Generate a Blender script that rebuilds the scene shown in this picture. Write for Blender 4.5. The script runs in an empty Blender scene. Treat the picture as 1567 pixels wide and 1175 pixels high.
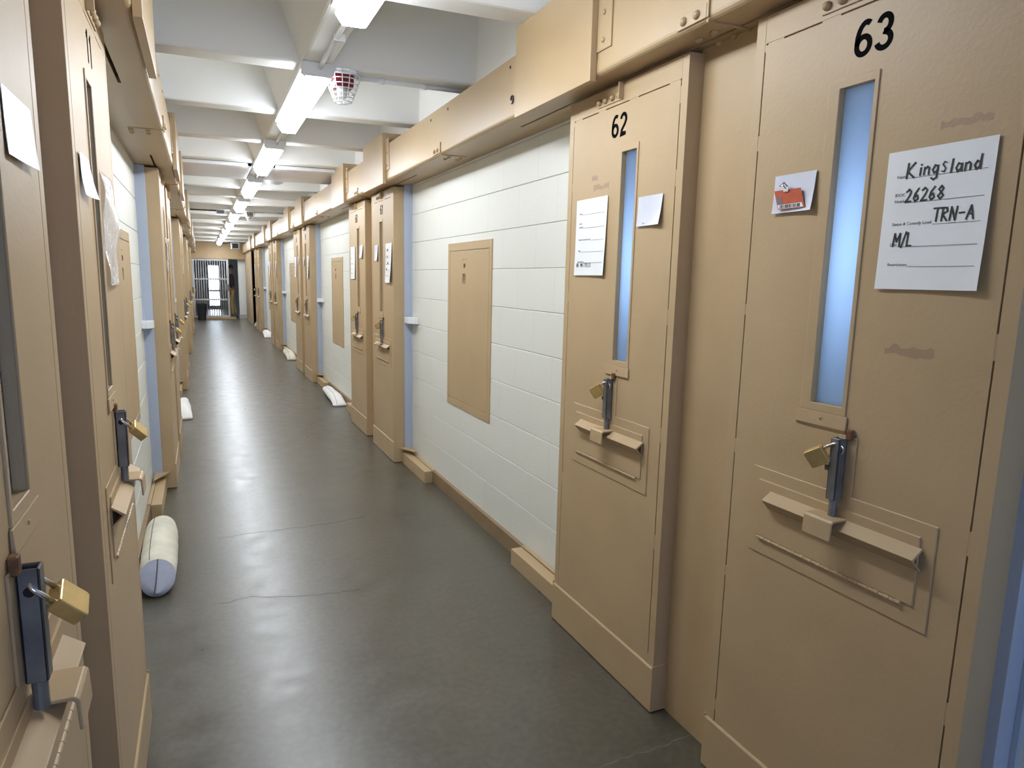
import bpy, bmesh, math, random
from mathutils import Vector, Matrix
random.seed(7)
SC = bpy.context.scene
COL = SC.collection
PI = math.pi
# ------------------------------------------------------------------ layout (metres)
CAMZ = 1.4467
RF, RW = 1.343, 1.482          # right door faces, right block wall
LF, LW = -0.222, -0.361        # left door faces, left block wall
RB, LB = 1.2565, -0.136        # header fascias
ZB, ZT = 2.12, 2.37            # header underside / top
ZR = 2.45                      # soffit of the concrete ribs
W, DH = 0.687, 2.106           # cell door width, height
P = 4.24                       # repeat of a pair of cells along the corridor
YE = 23.4                      # barred gate
YN = -1.9                      # wall behind the camera
CX = 0.56                      # centre rib / lamps
NP = 5

# ------------------------------------------------------------------ materials
def nmat(name):
    m = bpy.data.materials.new(name); m.use_nodes = True
    nt = m.node_tree; b = nt.nodes['Principled BSDF']
    return m, nt, b
def paint(name, col, rough=.4, metal=0., bump=0., bscale=200., var=.06, vscale=3., spec=.5, coat=0.):
    m, nt, b = nmat(name); N, L = nt.nodes, nt.links
    b.inputs['Roughness'].default_value = rough; b.inputs['Metallic'].default_value = metal
    b.inputs['Specular IOR Level'].default_value = spec
    b.inputs['Coat Weight'].default_value = coat
    tc = N.new('ShaderNodeTexCoord')
    if var > 0:
        n = N.new('ShaderNodeTexNoise'); n.inputs['Scale'].default_value = vscale; n.inputs['Detail'].default_value = 6
        L.new(tc.outputs['Object'], n.inputs['Vector'])
        r = N.new('ShaderNodeValToRGB'); r.color_ramp.elements[0].position = .3; r.color_ramp.elements[1].position = .7
        a = [c*(1-var) for c in col]; c2 = [min(1, c*(1+var)) for c in col]
        r.color_ramp.elements[0].color = (*a, 1); r.color_ramp.elements[1].color = (*c2, 1)
        L.new(n.outputs['Fac'], r.inputs['Fac']); L.new(r.outputs['Color'], b.inputs['Base Color'])
    else:
        b.inputs['Base Color'].default_value = (*col, 1)
    if bump > 0:
        n2 = N.new('ShaderNodeTexNoise'); n2.inputs['Scale'].default_value = bscale; n2.inputs['Detail'].default_value = 3
        L.new(tc.outputs['Object'], n2.inputs['Vector'])
        bp = N.new('ShaderNodeBump'); bp.inputs['Strength'].default_value = bump; bp.inputs['Distance'].default_value = .002
        L.new(n2.outputs['Fac'], bp.inputs['Height']); L.new(bp.outputs['Normal'], b.inputs['Normal'])
    return m
TANC = (.468, .338, .190)
M = {}
M['tan'] = paint('tan enamel', TANC, .43, spec=.38, bump=.22, bscale=90, var=.045, vscale=4)
M['tan_header'] = paint('tan header enamel', TANC, .36, spec=.42, bump=.18, bscale=70, var=.05, vscale=2.5)
M['ceil'] = paint('white ceiling paint', (.82, .82, .79), .6, bump=.12, bscale=40, var=.03, vscale=2)
M['jamb'] = paint('pale blue grey jamb paint', (.42, .47, .56), .45, bump=.1, var=.04)
M['steel'] = paint('dark bare steel', (.17, .17, .165), .42, metal=.3, bump=.1, bscale=120, var=.25, vscale=20)
M['brass'] = paint('brass', (.66, .47, .19), .34, metal=.6, var=.12, vscale=30)
M['chrome'] = paint('chrome', (.75, .76, .8), .12, metal=1, var=0)
M['paper'] = paint('white paper', (.80, .82, .82), .6, var=.02, vscale=8)
M['paper2'] = paint('blue white paper sleeve', (.64, .66, .75), .3, var=.05, vscale=14)
M['ink'] = paint('black marker ink', (.008, .008, .01), .6, var=0)
M['print'] = paint('grey print', (.16, .17, .2), .7, var=0)
M['number'] = paint('black numeral vinyl', (.008, .008, .009), .9, var=0, spec=.0)
M['redcard'] = paint('orange red card', (.50, .085, .03), .4, var=.1, vscale=60)
M['white'] = paint('white enamel', (.78, .80, .82), .3, var=.02)
M['wire'] = paint('white coated wire', (.72, .73, .74), .35, var=.03)
M['red'] = paint('red strobe plastic', (.13, .004, .01), .35, var=.05)
M['smoke'] = paint('smoky lens plastic', (.5, .5, .48), .2, var=.05)
M['canvas'] = paint('cream canvas', (.66, .63, .52), .85, bump=.9, bscale=13, var=.14, vscale=9)
M['sheet'] = paint('white cotton sheet', (.80, .79, .77), .85, bump=.5, bscale=22, var=.06, vscale=7)
M['ticking'] = paint('grey blue ticking', (.36, .38, .47), .8, bump=.3, bscale=40, var=.1, vscale=8)
M['seam'] = paint('dark stitching', (.12, .11, .1), .9, var=0)
M['black'] = paint('black plastic', (.012, .013, .018), .35, bump=.1, var=.15)
M['gate'] = paint('grey gate enamel', (.50, .50, .51), .38, var=.08)
M['dark'] = paint('black hollow shade', (.01, .01, .01), .8, var=0)  # near-black colour standing in for shade in holes and the side passage
M['base'] = paint('brown baseboard', (.25, .165, .085), .5, bump=.1, var=.1, vscale=6)
M['plain_wall'] = paint('pale grey wall', (.34, .34, .36), .6, var=.04)
M['skin'] = paint('brown skin', (.30, .15, .09), .5, var=.05)
M['hair'] = paint('black hair', (.012, .01, .009), .5, bump=.4, var=.2)
M['shirt'] = paint('black knit shirt', (.016, .016, .02), .8, bump=.2, var=.15)
M['khaki'] = paint('khaki cotton', (.36, .27, .13), .8, bump=.3, bscale=30, var=.12, vscale=9)
M['rust'] = paint('chipped rusty edge', (.16, .07, .03), .7, bump=.3, var=.4, vscale=60)
M['crack'] = paint('hairline crack dirt', (.03, .028, .022), .8, var=0)
M['joint'] = paint('pale filled floor joint', (.17, .16, .13), .6, var=.2, vscale=30)
M['patch'] = paint('scuffed tan enamel', (.36, .245, .15), .45, bump=.2, bscale=90, var=.06, vscale=9)

def m_floor():
    m, nt, b = nmat('sealed grey concrete'); N, L = nt.nodes, nt.links
    tc = N.new('ShaderNodeTexCoord')
    def noise(s, d=6):
        n = N.new('ShaderNodeTexNoise'); n.inputs['Scale'].default_value = s; n.inputs['Detail'].default_value = d
        L.new(tc.outputs['Object'], n.inputs['Vector']); return n
    n1, n2 = noise(1.6, 8), noise(9, 2)
    r = N.new('ShaderNodeValToRGB'); e = r.color_ramp.elements
    e[0].position, e[0].color = .30, (.061, .054, .037, 1)
    e[1].position, e[1].color = .70, (.093, .083, .058, 1)
    mix = N.new('ShaderNodeMath'); mix.operation = 'MULTIPLY_ADD'; mix.inputs[1].default_value = .42
    L.new(n2.outputs['Fac'], mix.inputs[0])
    m2 = N.new('ShaderNodeMath'); m2.operation = 'MULTIPLY'; m2.inputs[1].default_value = .7
    L.new(n1.outputs['Fac'], m2.inputs[0]); L.new(m2.outputs[0], mix.inputs[2])
    L.new(mix.outputs[0], r.inputs['Fac'])
    # fine grain
    n4 = noise(38, 4)
    cr = N.new('ShaderNodeValToRGB'); c = cr.color_ramp.elements
    c[0].position, c[0].color = .35, (.86, .86, .84, 1); c[1].position, c[1].color = .65, (1.12, 1.12, 1.10, 1)
    L.new(n4.outputs['Fac'], cr.inputs['Fac'])
    mm = N.new('ShaderNodeMix'); mm.data_type = 'RGBA'; mm.blend_type = 'MULTIPLY'; mm.inputs[0].default_value = 1
    L.new(r.outputs['Color'], mm.inputs[6]); L.new(cr.outputs['Color'], mm.inputs[7])
    L.new(mm.outputs[2], b.inputs['Base Color'])
    rr = N.new('ShaderNodeMapRange'); rr.inputs['From Min'].default_value = .1; rr.inputs['From Max'].default_value = .9
    rr.inputs['To Min'].default_value = .25; rr.inputs['To Max'].default_value = .40
    L.new(n2.outputs['Fac'], rr.inputs['Value']); L.new(rr.outputs['Result'], b.inputs['Roughness'])
    b.inputs['Specular IOR Level'].default_value = .8
    return m
M['floor'] = m_floor()
def m_block():
    m, nt, b = nmat('white painted block'); N, L = nt.nodes, nt.links
    tc = N.new('ShaderNodeTexCoord'); sp = N.new('ShaderNodeSeparateXYZ'); L.new(tc.outputs['Object'], sp.inputs[0])
    ay = N.new('ShaderNodeMath'); ay.operation = 'ADD'; ay.inputs[1].default_value = -2.712 + 394
    az = N.new('ShaderNodeMath'); az.operation = 'ADD'; az.inputs[1].default_value = .1287 + .2032*100
    L.new(sp.outputs['Y'], ay.inputs[0]); L.new(sp.outputs['Z'], az.inputs[0])
    cb = N.new('ShaderNodeCombineXYZ'); L.new(ay.outputs[0], cb.inputs[0]); L.new(az.outputs[0], cb.inputs[1])
    bk = N.new('ShaderNodeTexBrick'); L.new(cb.outputs[0], bk.inputs['Vector'])
    bk.inputs['Scale'].default_value = 1; bk.inputs['Brick Width'].default_value = .394; bk.inputs['Row Height'].default_value = .2032
    bk.inputs['Mortar Size'].default_value = .0022; bk.inputs['Mortar Smooth'].default_value = .6
    bk.inputs['Color1'].default_value = (.73, .735, .675, 1); bk.inputs['Color2'].default_value = (.71, .715, .655, 1)
    bk.inputs['Mortar'].default_value = (.62, .62, .56, 1)
    L.new(bk.outputs['Color'], b.inputs['Base Color'])
    b.inputs['Roughness'].default_value = .5
    n = N.new('ShaderNodeTexNoise'); n.inputs['Scale'].default_value = 70; n.inputs['Detail'].default_value = 6
    L.new(tc.outputs['Object'], n.inputs['Vector'])
    b1 = N.new('ShaderNodeBump'); b1.inputs['Strength'].default_value = .35; b1.inputs['Distance'].default_value = .003
    L.new(n.outputs['Fac'], b1.inputs['Height'])
    b2 = N.new('ShaderNodeBump'); b2.inputs['Strength'].default_value = .5; b2.inputs['Distance'].default_value = .003; b2.invert = True
    L.new(bk.outputs['Fac'], b2.inputs['Height']); L.new(b1.outputs['Normal'], b2.inputs['Normal'])
    L.new(b2.outputs['Normal'], b.inputs['Normal'])
    return m
M['block'] = m_block()
def m_grille():
    m, nt, b = nmat('perforated white sheet'); N, L = nt.nodes, nt.links
    tc = N.new('ShaderNodeTexCoord')
    v = N.new('ShaderNodeTexVoronoi'); v.inputs['Scale'].default_value = 55; v.inputs['Randomness'].default_value = 0
    L.new(tc.outputs['Object'], v.inputs['Vector'])
    r = N.new('ShaderNodeValToRGB'); e = r.color_ramp.elements
    e[0].position, e[0].color = .22, (.45, .43, .47, 1); e[1].position, e[1].color = .32, (.90, .86, .89, 1)
    L.new(v.outputs['Distance'], r.inputs['Fac']); L.new(r.outputs['Color'], b.inputs['Base Color'])
    b.inputs['Roughness'].default_value = .35
    return m
M['grille'] = m_grille()
def emit(name, col, s):
    m, nt, b = nmat(name)
    b.inputs['Base Color'].default_value = (.8, .8, .8, 1)
    b.inputs['Emission Color'].default_value = (*col, 1); b.inputs['Emission Strength'].default_value = s
    return m
LAMP = 34.
M['lamp'] = emit('lit fluorescent diffuser', (.93, .99, 1.07), LAMP)
M['lamp_side'] = emit('lit fluorescent diffuser side', (.93, .99, 1.07), LAMP*.34)
M['day'] = emit('daylight pane', (.72, .85, 1.), 5.)
M['fillnear'] = emit('added blue fill pane', (.38, .55, 1.), 6.)  # glowing pane added behind the camera as bluish fill
def m_pane():
    m, nt, b = nmat('frosted security glazing'); N, L = nt.nodes, nt.links
    out = N['Material Output']
    tr = N.new('ShaderNodeBsdfTranslucent'); tr.inputs['Color'].default_value = (.72, .83, 1, 1)
    mx = N.new('ShaderNodeMixShader'); mx.inputs[0].default_value = .12
    b.inputs['Base Color'].default_value = (.3, .4, .6, 1); b.inputs['Roughness'].default_value = .08
    L.new(tr.outputs[0], mx.inputs[1]); L.new(b.outputs[0], mx.inputs[2]); L.new(mx.outputs[0], out.inputs['Surface'])
    return m
M['pane'] = m_pane()
def m_plastic():
    m, nt, b = nmat('clear wrinkled plastic'); N, L = nt.nodes, nt.links
    b.inputs['Base Color'].default_value = (.85, .84, .82, 1); b.inputs['Roughness'].default_value = .12
    b.inputs['Alpha'].default_value = .45; b.inputs['Specular IOR Level'].default_value = .8
    tc = N.new('ShaderNodeTexCoord'); n = N.new('ShaderNodeTexNoise'); n.inputs['Scale'].default_value = 16
    L.new(tc.outputs['Object'], n.inputs['Vector'])
    bp = N.new('ShaderNodeBump'); bp.inputs['Strength'].default_value = .8; bp.inputs['Distance'].default_value = .01
    L.new(n.outputs['Fac'], bp.inputs['Height']); L.new(bp.outputs['Normal'], b.inputs['Normal'])
    return m
M['plastic'] = m_plastic()

# ------------------------------------------------------------------ mesh helper
class MB:
    def __init__(s, xf=None): s.v = []; s.f = []; s.xf = xf
    def add(s, vs, fs):
        o = len(s.v); s.v += [tuple(v) for v in vs]; s.f += [tuple(i+o for i in f) for f in fs]; return s
    def box(s, x0, x1, y0, y1, z0, z1):
        vs = [(x, y, z) for x in (x0, x1) for y in (y0, y1) for z in (z0, z1)]
        return s.add(vs, [(0, 1, 3, 2), (4, 6, 7, 5), (0, 4, 5, 1), (2, 3, 7, 6), (0, 2, 6, 4), (1, 5, 7, 3)])
    def prism(s, prof, ax, lo, hi):
        """prof: list of (a,b); extruded along axis ax (0,1,2); a,b are the other two axes in order"""
        n = len(prof); vs = []
        for t in (lo, hi):
            for a, b in prof:
                p = [a, b]; p.insert(ax, t); vs.append(tuple(p))
        fs = [tuple(range(n)), tuple(range(n, 2*n))] + [(i, (i+1) % n, (i+1) % n+n, i+n) for i in range(n)]
        return s.add(vs, fs)
    def hexa(s, bot, top):
        return s.add(list(bot)+list(top), [(0, 1, 2, 3), (4, 5, 6, 7)]+[(i, (i+1) % 4, (i+1) % 4+4, i+4) for i in range(4)])
    def cyl(s, p0, p1, r0, r1=None, n=10, cap=True):
        r1 = r0 if r1 is None else r1
        p0, p1 = Vector(p0), Vector(p1); d = (p1-p0).normalized()
        a = d.orthogonal().normalized(); b = d.cross(a)
        vs = [p+(a*math.cos(2*PI*i/n)+b*math.sin(2*PI*i/n))*r for p, r in ((p0, r0), (p1, r1)) for i in range(n)]
        fs = [(i, (i+1) % n, (i+1) % n+n, i+n) for i in range(n)]
        if cap: fs += [tuple(range(n)), tuple(range(n, 2*n))]
        return s.add(vs, fs)
    def tube(s, pts, r, n=8, closed=False):
        pts = [Vector(p) for p in pts]; m = len(pts); vs = []; prev = None
        for i, p in enumerate(pts):
            if closed: d = pts[(i+1) % m]-pts[i-1]
            else: d = pts[min(i+1, m-1)]-pts[max(i-1, 0)]
            d.normalize()
            a = d.orthogonal() if prev is None else prev-d*prev.dot(d)
            a.normalize(); prev = a; b = d.cross(a)
            rr = r[i] if isinstance(r, (list, tuple)) else r
            vs += [p+(a*math.cos(2*PI*k/n)+b*math.sin(2*PI*k/n))*rr for k in range(n)]
        fs = [(i*n+k, i*n+(k+1) % n, ((i+1) % m)*n+(k+1) % n, ((i+1) % m)*n+k) for i in range(m if closed else m-1) for k in range(n)]
        if not closed: fs += [tuple(range(n)), tuple(range((m-1)*n, m*n))]
        return s.add(vs, fs)
    def lathe(s, prof, c=(0, 0, 0), n=20):
        vs = []; m = len(prof)
        for r, z in prof: vs += [(c[0]+r*math.cos(2*PI*k/n), c[1]+r*math.sin(2*PI*k/n), c[2]+z) for k in range(n)]
        fs = [(i*n+k, i*n+(k+1) % n, (i+1)*n+(k+1) % n, (i+1)*n+k) for i in range(m-1) for k in range(n)]
        fs += [tuple(range(n)), tuple(range((m-1)*n, m*n))]
        return s.add(vs, fs)
    def grid(s, fn, nu, nv, t=None):
        """open sheet fn(a,b)->xyz for a,b in 0..1; t = thickness vector"""
        vs = [fn(i/nu, j/nv) for j in range(nv+1) for i in range(nu+1)]
        fs = [(j*(nu+1)+i, j*(nu+1)+i+1, (j+1)*(nu+1)+i+1, (j+1)*(nu+1)+i) for j in range(nv) for i in range(nu)]
        if t is None: return s.add(vs, fs)
        k = len(vs); vs2 = [tuple(Vector(v)-Vector(t)) for v in vs]
        fs2 = [tuple(i+k for i in reversed(f)) for f in fs]
        rim = [i for i in range(nu+1)]+[j*(nu+1)+nu for j in range(1, nv+1)]+[nv*(nu+1)+i for i in range(nu-1, -1, -1)]+[j*(nu+1) for j in range(nv-1, 0, -1)]
        fs3 = [(rim[i], rim[(i+1) % len(rim)], rim[(i+1) % len(rim)]+k, rim[i]+k) for i in range(len(rim))]
        return s.add(vs+vs2, fs+fs2+fs3)
    def mesh(s, name, mat, smooth=False, xf=None):
        me = bpy.data.meshes.new(name); x = xf or s.xf
        me.from_pydata([x(v) for v in s.v] if x else s.v, [], s.f)
        bm = bmesh.new(); bm.from_mesh(me); bmesh.ops.recalc_face_normals(bm, faces=bm.faces); bm.to_mesh(me); bm.free()
        me.materials.append(M[mat] if isinstance(mat, str) else mat)
        if smooth:
            for p in me.polygons: p.use_smooth = True
        return me
    def build(s, name, mat, parent=None, bevel=0, smooth=False, loc=None, xf=None, seg=2):
        o = bpy.data.objects.new(name, s.mesh(name, mat, smooth, xf)); COL.objects.link(o)
        if parent: o.parent = parent
        if loc: o.location = loc
        if bevel:
            b = o.modifiers.new('Bevel', 'BEVEL'); b.width = bevel; b.segments = seg; b.limit_method = 'ANGLE'; b.angle_limit = math.radians(40)
        return o
def tag(o, label=None, cat=None, group=None, kind=None):
    if label: o['label'] = label
    if cat: o['category'] = cat
    if group: o['group'] = group
    if kind: o['kind'] = kind
    return o
def empty(name, loc=(0, 0, 0), label=None, cat=None, group=None, kind=None):
    o = bpy.data.objects.new(name, None); COL.objects.link(o); o.location = loc; o.empty_display_size = .05
    return tag(o, label, cat, group, kind)
def dup(o, parent=None):
    c = o.copy(); COL.objects.link(c)
    for k in ('label', 'category', 'group', 'kind'):
        pass
    if parent: c.parent = parent
    for ch in [x for x in COL.objects if x.parent == o]: dup(ch, c)
    return c
def struct(name, mb, mat, label, cat, **k):
    return tag(mb.build(name, mat, **k), label, cat, kind='structure')
_tc = {}
def text_geo(s, size):
    k = (s, size)
    if k not in _tc:
        cu = bpy.data.curves.new('lettering', 'FONT'); cu.body = s; cu.size = size; cu.extrude = .0002
        cu.align_x = 'CENTER'; cu.align_y = 'CENTER'; cu.resolution_u = 4
        ob = bpy.data.objects.new('lettering', cu); COL.objects.link(ob)
        dg = bpy.context.evaluated_depsgraph_get(); me = bpy.data.meshes.new_from_object(ob.evaluated_get(dg))
        _tc[k] = ([tuple(v.co) for v in me.vertices], [tuple(p.vertices) for p in me.polygons])
        bpy.data.objects.remove(ob); bpy.data.meshes.remove(me)
    return _tc[k]
def text_into(mb, s, size, u, v, d, bold=0., sx=1.):
    vs, fs = text_geo(s, size)
    for off in ([0] if not bold else [-bold, 0, bold]):
        mb.add([(u+x*sx+off, v+y, d+z+off*.02) for x, y, z in vs], fs)
ORD = ['first', 'second', 'third', 'fourth', 'fifth', 'sixth', 'seventh', 'eighth', 'ninth', 'tenth', 'eleventh', 'twelfth']

# ------------------------------------------------------------------ room shell
f = MB(); f.box(-3.0, 4.2, YN-.1, YE+8, -.12, 0)
flo = struct('floor', f, 'floor', 'grey sealed concrete corridor floor with hairline cracks', 'floor')
def floor_line(name, pts, wd, mat, seed):
    rg = random.Random(seed); out = []
    for (x0, y0), (x1, y1) in zip(pts[:-1], pts[1:]):
        for i in range(8): t = i/8; out.append((x0+(x1-x0)*t, y0+(y1-y0)*t+rg.uniform(-1, 1)*wd*1.6))
    out.append(pts[-1]); m = MB()
    vs = [(x, y+q*wd/2*rg.uniform(.4, 1.1), .0004) for x, y in out for q in (-1, 1)]
    m.add(vs, [(2*i, 2*i+2, 2*i+3, 2*i+1) for i in range(len(out)-1)]); m.build(name, mat, flo)
floor_line('floor_crack', [(.02, 3.80), (.20, 3.83), (.36, 3.82), (.62, 3.83), (.86, 3.87)], .005, 'crack', 1)
floor_line('floor_crack', [(.01, 3.0), (.14, 3.03), (.30, 2.965), (.53, 2.93), (.62, 2.93)], .004, 'crack', 2)
floor_line('floor_joint', [(1.40, 1.545), (1.24, 1.535), (1.0, 1.526), (.45, 1.51)], .004, 'joint', 3)
ws = 2.12
def wall_strip(mb, x, side, y0, y1, z0=0., z1=ZB):
    """painted block wall: real V joints every 0.2032 m"""
    prof = [(z0, 0)]
    for k in range(-1, 12):
        z = .2777+.2032*k
        if z0+.01 < z < z1-.01: prof += [(z-.0035, 0), (z, .0035), (z+.0035, 0)]
    prof += [(z1, 0), (z1, .1), (z0, .1)]
    mb.prism([(x+side*a, z) for z, a in prof], 1, y0, y1)
# right: pairs of doors at Y 0.74+4.24k .. 2.372+4.24k ; left: 0.585 .. 2.257
RA = [.74+P*k for k in range(NP)]                        # near edge of the nearer door of each pair
RP = [(a, a+W, a+.947, a+.947+W) for a in RA]
LP = []
for k in range(NP):
    a = .578 if k == 0 else 4.86+P*(k-1); b = 1.57+P*k
    LP.append((a, a+W, b, b+W))
def bays(pairs, end):
    e = [YN]; out = []
    for p in pairs: out.append((e[-1], p[0])); e.append(p[3])
    out.append((e[-1], end)); return out
RB_ = bays(RP, 19.72); LB_ = bays(LP, YE+.05)
w = MB()
for a, b in RB_: wall_strip(w, RW, 1, a-(.02 if a > 0 else 0), b+.02)
struct('wall_right', w, 'block', 'white painted block wall between the cell doors on the right', 'wall')
w = MB()
for a, b in LB_: wall_strip(w, LW, -1, a-(.02 if a > 0 else 0), b+.02)
struct('wall_left', w, 'block', 'white painted block wall between the cell doors on the left', 'wall')
# steel wall at the far right, past the dark side passage
w = MB(); w.box(1.343, 1.362, 20.62, YE+.1, 0, ZB)
struct('wall_far_right', w, 'tan', 'tan steel wall at the far right beside the barred gate', 'wall')
w = MB(); w.box(2.6, 2.7, 19.6, 23.3, 0, 2.3).box(1.6, 2.6, 19.62, 19.72, 0, 2.3).box(1.37, 2.6, 23.2, 23.3, 0, 2.3).box(1.7, 2.6, 19.7, 23.25, 2.13, 2.2)  # passage walls coloured near black in place of its shade
struct('wall_passage', w, 'dark', 'dark opening of the side passage at the far right, shade coloured into its walls', 'wall')
# recessed steel between the two doors of a pair
for nm, pairs, x, s, word in (('right', RP, RF, 1, 'right'), ('left', LP, LF, -1, 'left')):
    for i, p in enumerate(pairs):
        w = MB(); xs = sorted((x+s*.055, x+s*.16)); w.box(xs[0], xs[1], p[1]-.012, p[2]+.012, 0, ZB)
        n = i+1 if nm == 'right' else i+1+NP
        struct('trim_%d' % n, w, 'tan', 'recessed tan steel strip between the two doors of the %s pair on the %s' % (ORD[i], word), 'wall panel')
# backing behind each pair
w = MB()
for pairs, x, s in ((RP, RF, 1), (LP, LF, -1)):
    for p in pairs:
        xs = sorted((x+s*.62, x+s*.66)); w.box(xs[0], xs[1], p[0]-.2, p[3]+.2, 0, ZB)
struct('wall_cells', w, 'plain_wall', 'pale back wall inside the cells', 'wall')
# jambs: pale blue grey strips where block wall meets the doors
n = 2*NP
for pairs, s, fx, wx, word in ((RP, 1, RF, RW, 'right'), (LP, -1, LF, LW, 'left')):
    for i, p in enumerate(pairs):
        for (y0, y1, which) in ((p[0]-.022, p[0]+.03, 'near'), (p[3]-.03, p[3]+.022, 'far')):
            n += 1
            w = MB(); xs = sorted((fx+s*.079, wx+s*.02)); w.box(xs[0], xs[1], y0, y1, .088, ZB-.002)
            yy = (y0-.012, y0) if which == 'near' else (y1, y1+.012)
            xs = sorted((wx-s*.012, wx+s*.02)); w.box(xs[0], xs[1], yy[0], yy[1], .088, ZB-.002)
            struct('trim_%d' % n, w, 'jamb', 'pale blue grey jamb at the %s side of the %s pair of doors on the %s' % (which, ORD[i], word), 'jamb', bevel=.001)
# baseboards
for nm, bb, x, s in (('right', RB_, RW, 1), ('left', LB_, LW, -1)):
    w = MB()
    for a, b in bb:
        xs = sorted((x-s*.022, x+s*.02)); w.box(xs[0], xs[1], a, b, 0, .088)
    struct('baseboard_'+nm, w, 'base', 'brown painted baseboard along the %s block wall' % nm, 'baseboard', bevel=.002)

# ------------------------------------------------------------------ ceiling with coffers
ZS = 2.88
def ribs():
    m = MB(); m.box(-2.9, 4.1, YN-.1, YE+.3, ZS, ZS+.1)
    t = .2                                                    # slope of the sides
    h = ZS-ZR
    k = -5
    while True:
        y = 2.535+1.016*k; k += 1
        if y < YN+.1: continue
        if y > YE-.1: break
        m.prism([(y-.068, ZR), (y+.068, ZR), (y+.068+t*h, ZS+.02), (y-.068-t*h, ZS+.02)], 0, -.5, 1.62)
    c = .42
    m.prism([(CX-.07, ZR+.001), (CX+.07, ZR+.001), (CX+.07+c*h, ZS+.02), (CX-.07-c*h, ZS+.02)], 1, YN, YE+.2)
    for s, x in ((1, 1.392), (-1, -.272)):
        m.prism([(x, ZR+.002), (x+s*.6, ZR+.002), (x+s*.6, ZS+.02), (x-s*.02, ZS+.02)], 1, YN, YE+.2)
    return m
struct('ceiling', ribs(), 'ceil', 'white painted coffered concrete ceiling with cross ribs', 'ceiling', bevel=.012)

# headers over the doors, with splice plates
def header(side, n):
    s = side; bx, wx = (RB, RW) if s > 0 else (LB, LW)
    x0, x1 = sorted((bx, wx+s*.2))
    y0, y1 = YN, YE-.02
    m = MB()
    # front: step band, rounded lip, underside with running slot
    slot = RF+.012 if s > 0 else LF-.012
    a = s*(slot-bx)
    m.prism([(bx+s*.002, 2.168), (bx+s*.002, ZT), (bx+s*.02, ZT+.001), (bx+s*.02, 2.15)], 1, y0, y1)
    lip = [(bx+s*.02, 2.168), (bx, 2.168), (bx, 2.138)]
    lip += [(bx+s*(.018-.018*math.cos(q)), 2.138-.018*math.sin(q)) for q in (PI/8, PI/4, 3*PI/8, PI/2)]
    lip += [(bx+s*a, ZB), (bx+s*a, ZB+.012), (bx+s*.02, ZB+.012)]
    m.prism(lip, 1, y0, y1)
    m.prism([(bx+s*(a+.012), ZB), (wx+s*.2, ZB), (wx+s*.2, ZB+.06), (bx+s*(a+.012), ZB+.06)], 1, y0, y1)
    m.prism([(bx+s*a, ZB+.055), (bx+s*(a+.012), ZB+.055), (bx+s*(a+.012), ZB+.07), (bx+s*a, ZB+.07)], 1, y0, y1)
    m.prism([(bx+s*.02, ZT-.01), (wx+s*.2, ZT-.01), (wx+s*.2, ZT), (bx+s*.02, ZT)], 1, y0, y1)
    # close the slot where no door slides
    for k in range(-1, NP+1):
        ya, yb = 2.85+P*k, 4.45+P*k
        ya, yb = max(ya, y0), min(yb, y1)
        if yb > ya: m.prism([(bx+s*(a-.001), ZB), (bx+s*(a+.013), ZB), (bx+s*(a+.013), ZB+.02), (bx+s*(a-.001), ZB+.02)], 1, ya, yb)
    word = 'right' if s > 0 else 'left'
    h = struct('trim_%d' % n, m, 'tan_header', 'long tan steel header running above the doors on the %s' % word, 'header')
    k = 0; y = 1.512
    while y < YE-1:
        b = MB()
        b.box(*sorted((bx-s*.006, bx+s*.01)), y-.0035, y+.0035, 2.128, 2.185)
        b.box(*sorted((bx-s*.004, bx+s*.15)), y-.0035, y+.0035, ZB-.005, ZB+.004)
        b.box(*sorted((bx-s*.003, bx+s*.004)), y+.008, y+.125, 2.13, 2.166)
        b.build('splice_plate', 'tan_header', h, bevel=.0015)
        bb = MB()
        for q in (.045, .095): bb.lathe([(.0005, -.012), (.007, -.010), (.011, -.005), (.012, 0), (.012, .004)], n=10)
        bb = MB()
        def head(px, py, pz, axis):
            prof = [(.012, -.002), (.012, .003), (.0095, .007), (.005, .0095), (.0008, .0105)]
            t = MB(); t.lathe(prof, n=10)
            if axis == 'x': vs = [(px-s*v[2], py+v[0], pz+v[1]) for v in t.v]
            else: vs = [(px+v[0], py+v[1], pz-v[2]) for v in t.v]
            bb.add(vs, t.f)
        head(bx-s*.003, y+.045, 2.148, 'x'); head(bx-s*.003, y+.098, 2.148, 'x')
        for dx in (.07, .142):
            for dy in (.055, .118): head(bx+s*dx, y+dy, ZB, 'z')
        bb.build('bolt_heads', 'tan_header', h, smooth=True)
        y += 2.145; k += 1
    # small black discs along the upper edge, for the shade in punched holes
    hb = MB()
    for y in (2.725+.03, 3.546, 3.836):
        for k in range(NP):
            hb.cyl((bx+s*.0005, y+P*k, 2.335), (bx+s*.004, y+P*k, 2.335), .007, n=8)
    hb.build('bolt_hole_shade', 'dark', h)
    return h
header(1, 40); header(-1, 41)

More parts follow.
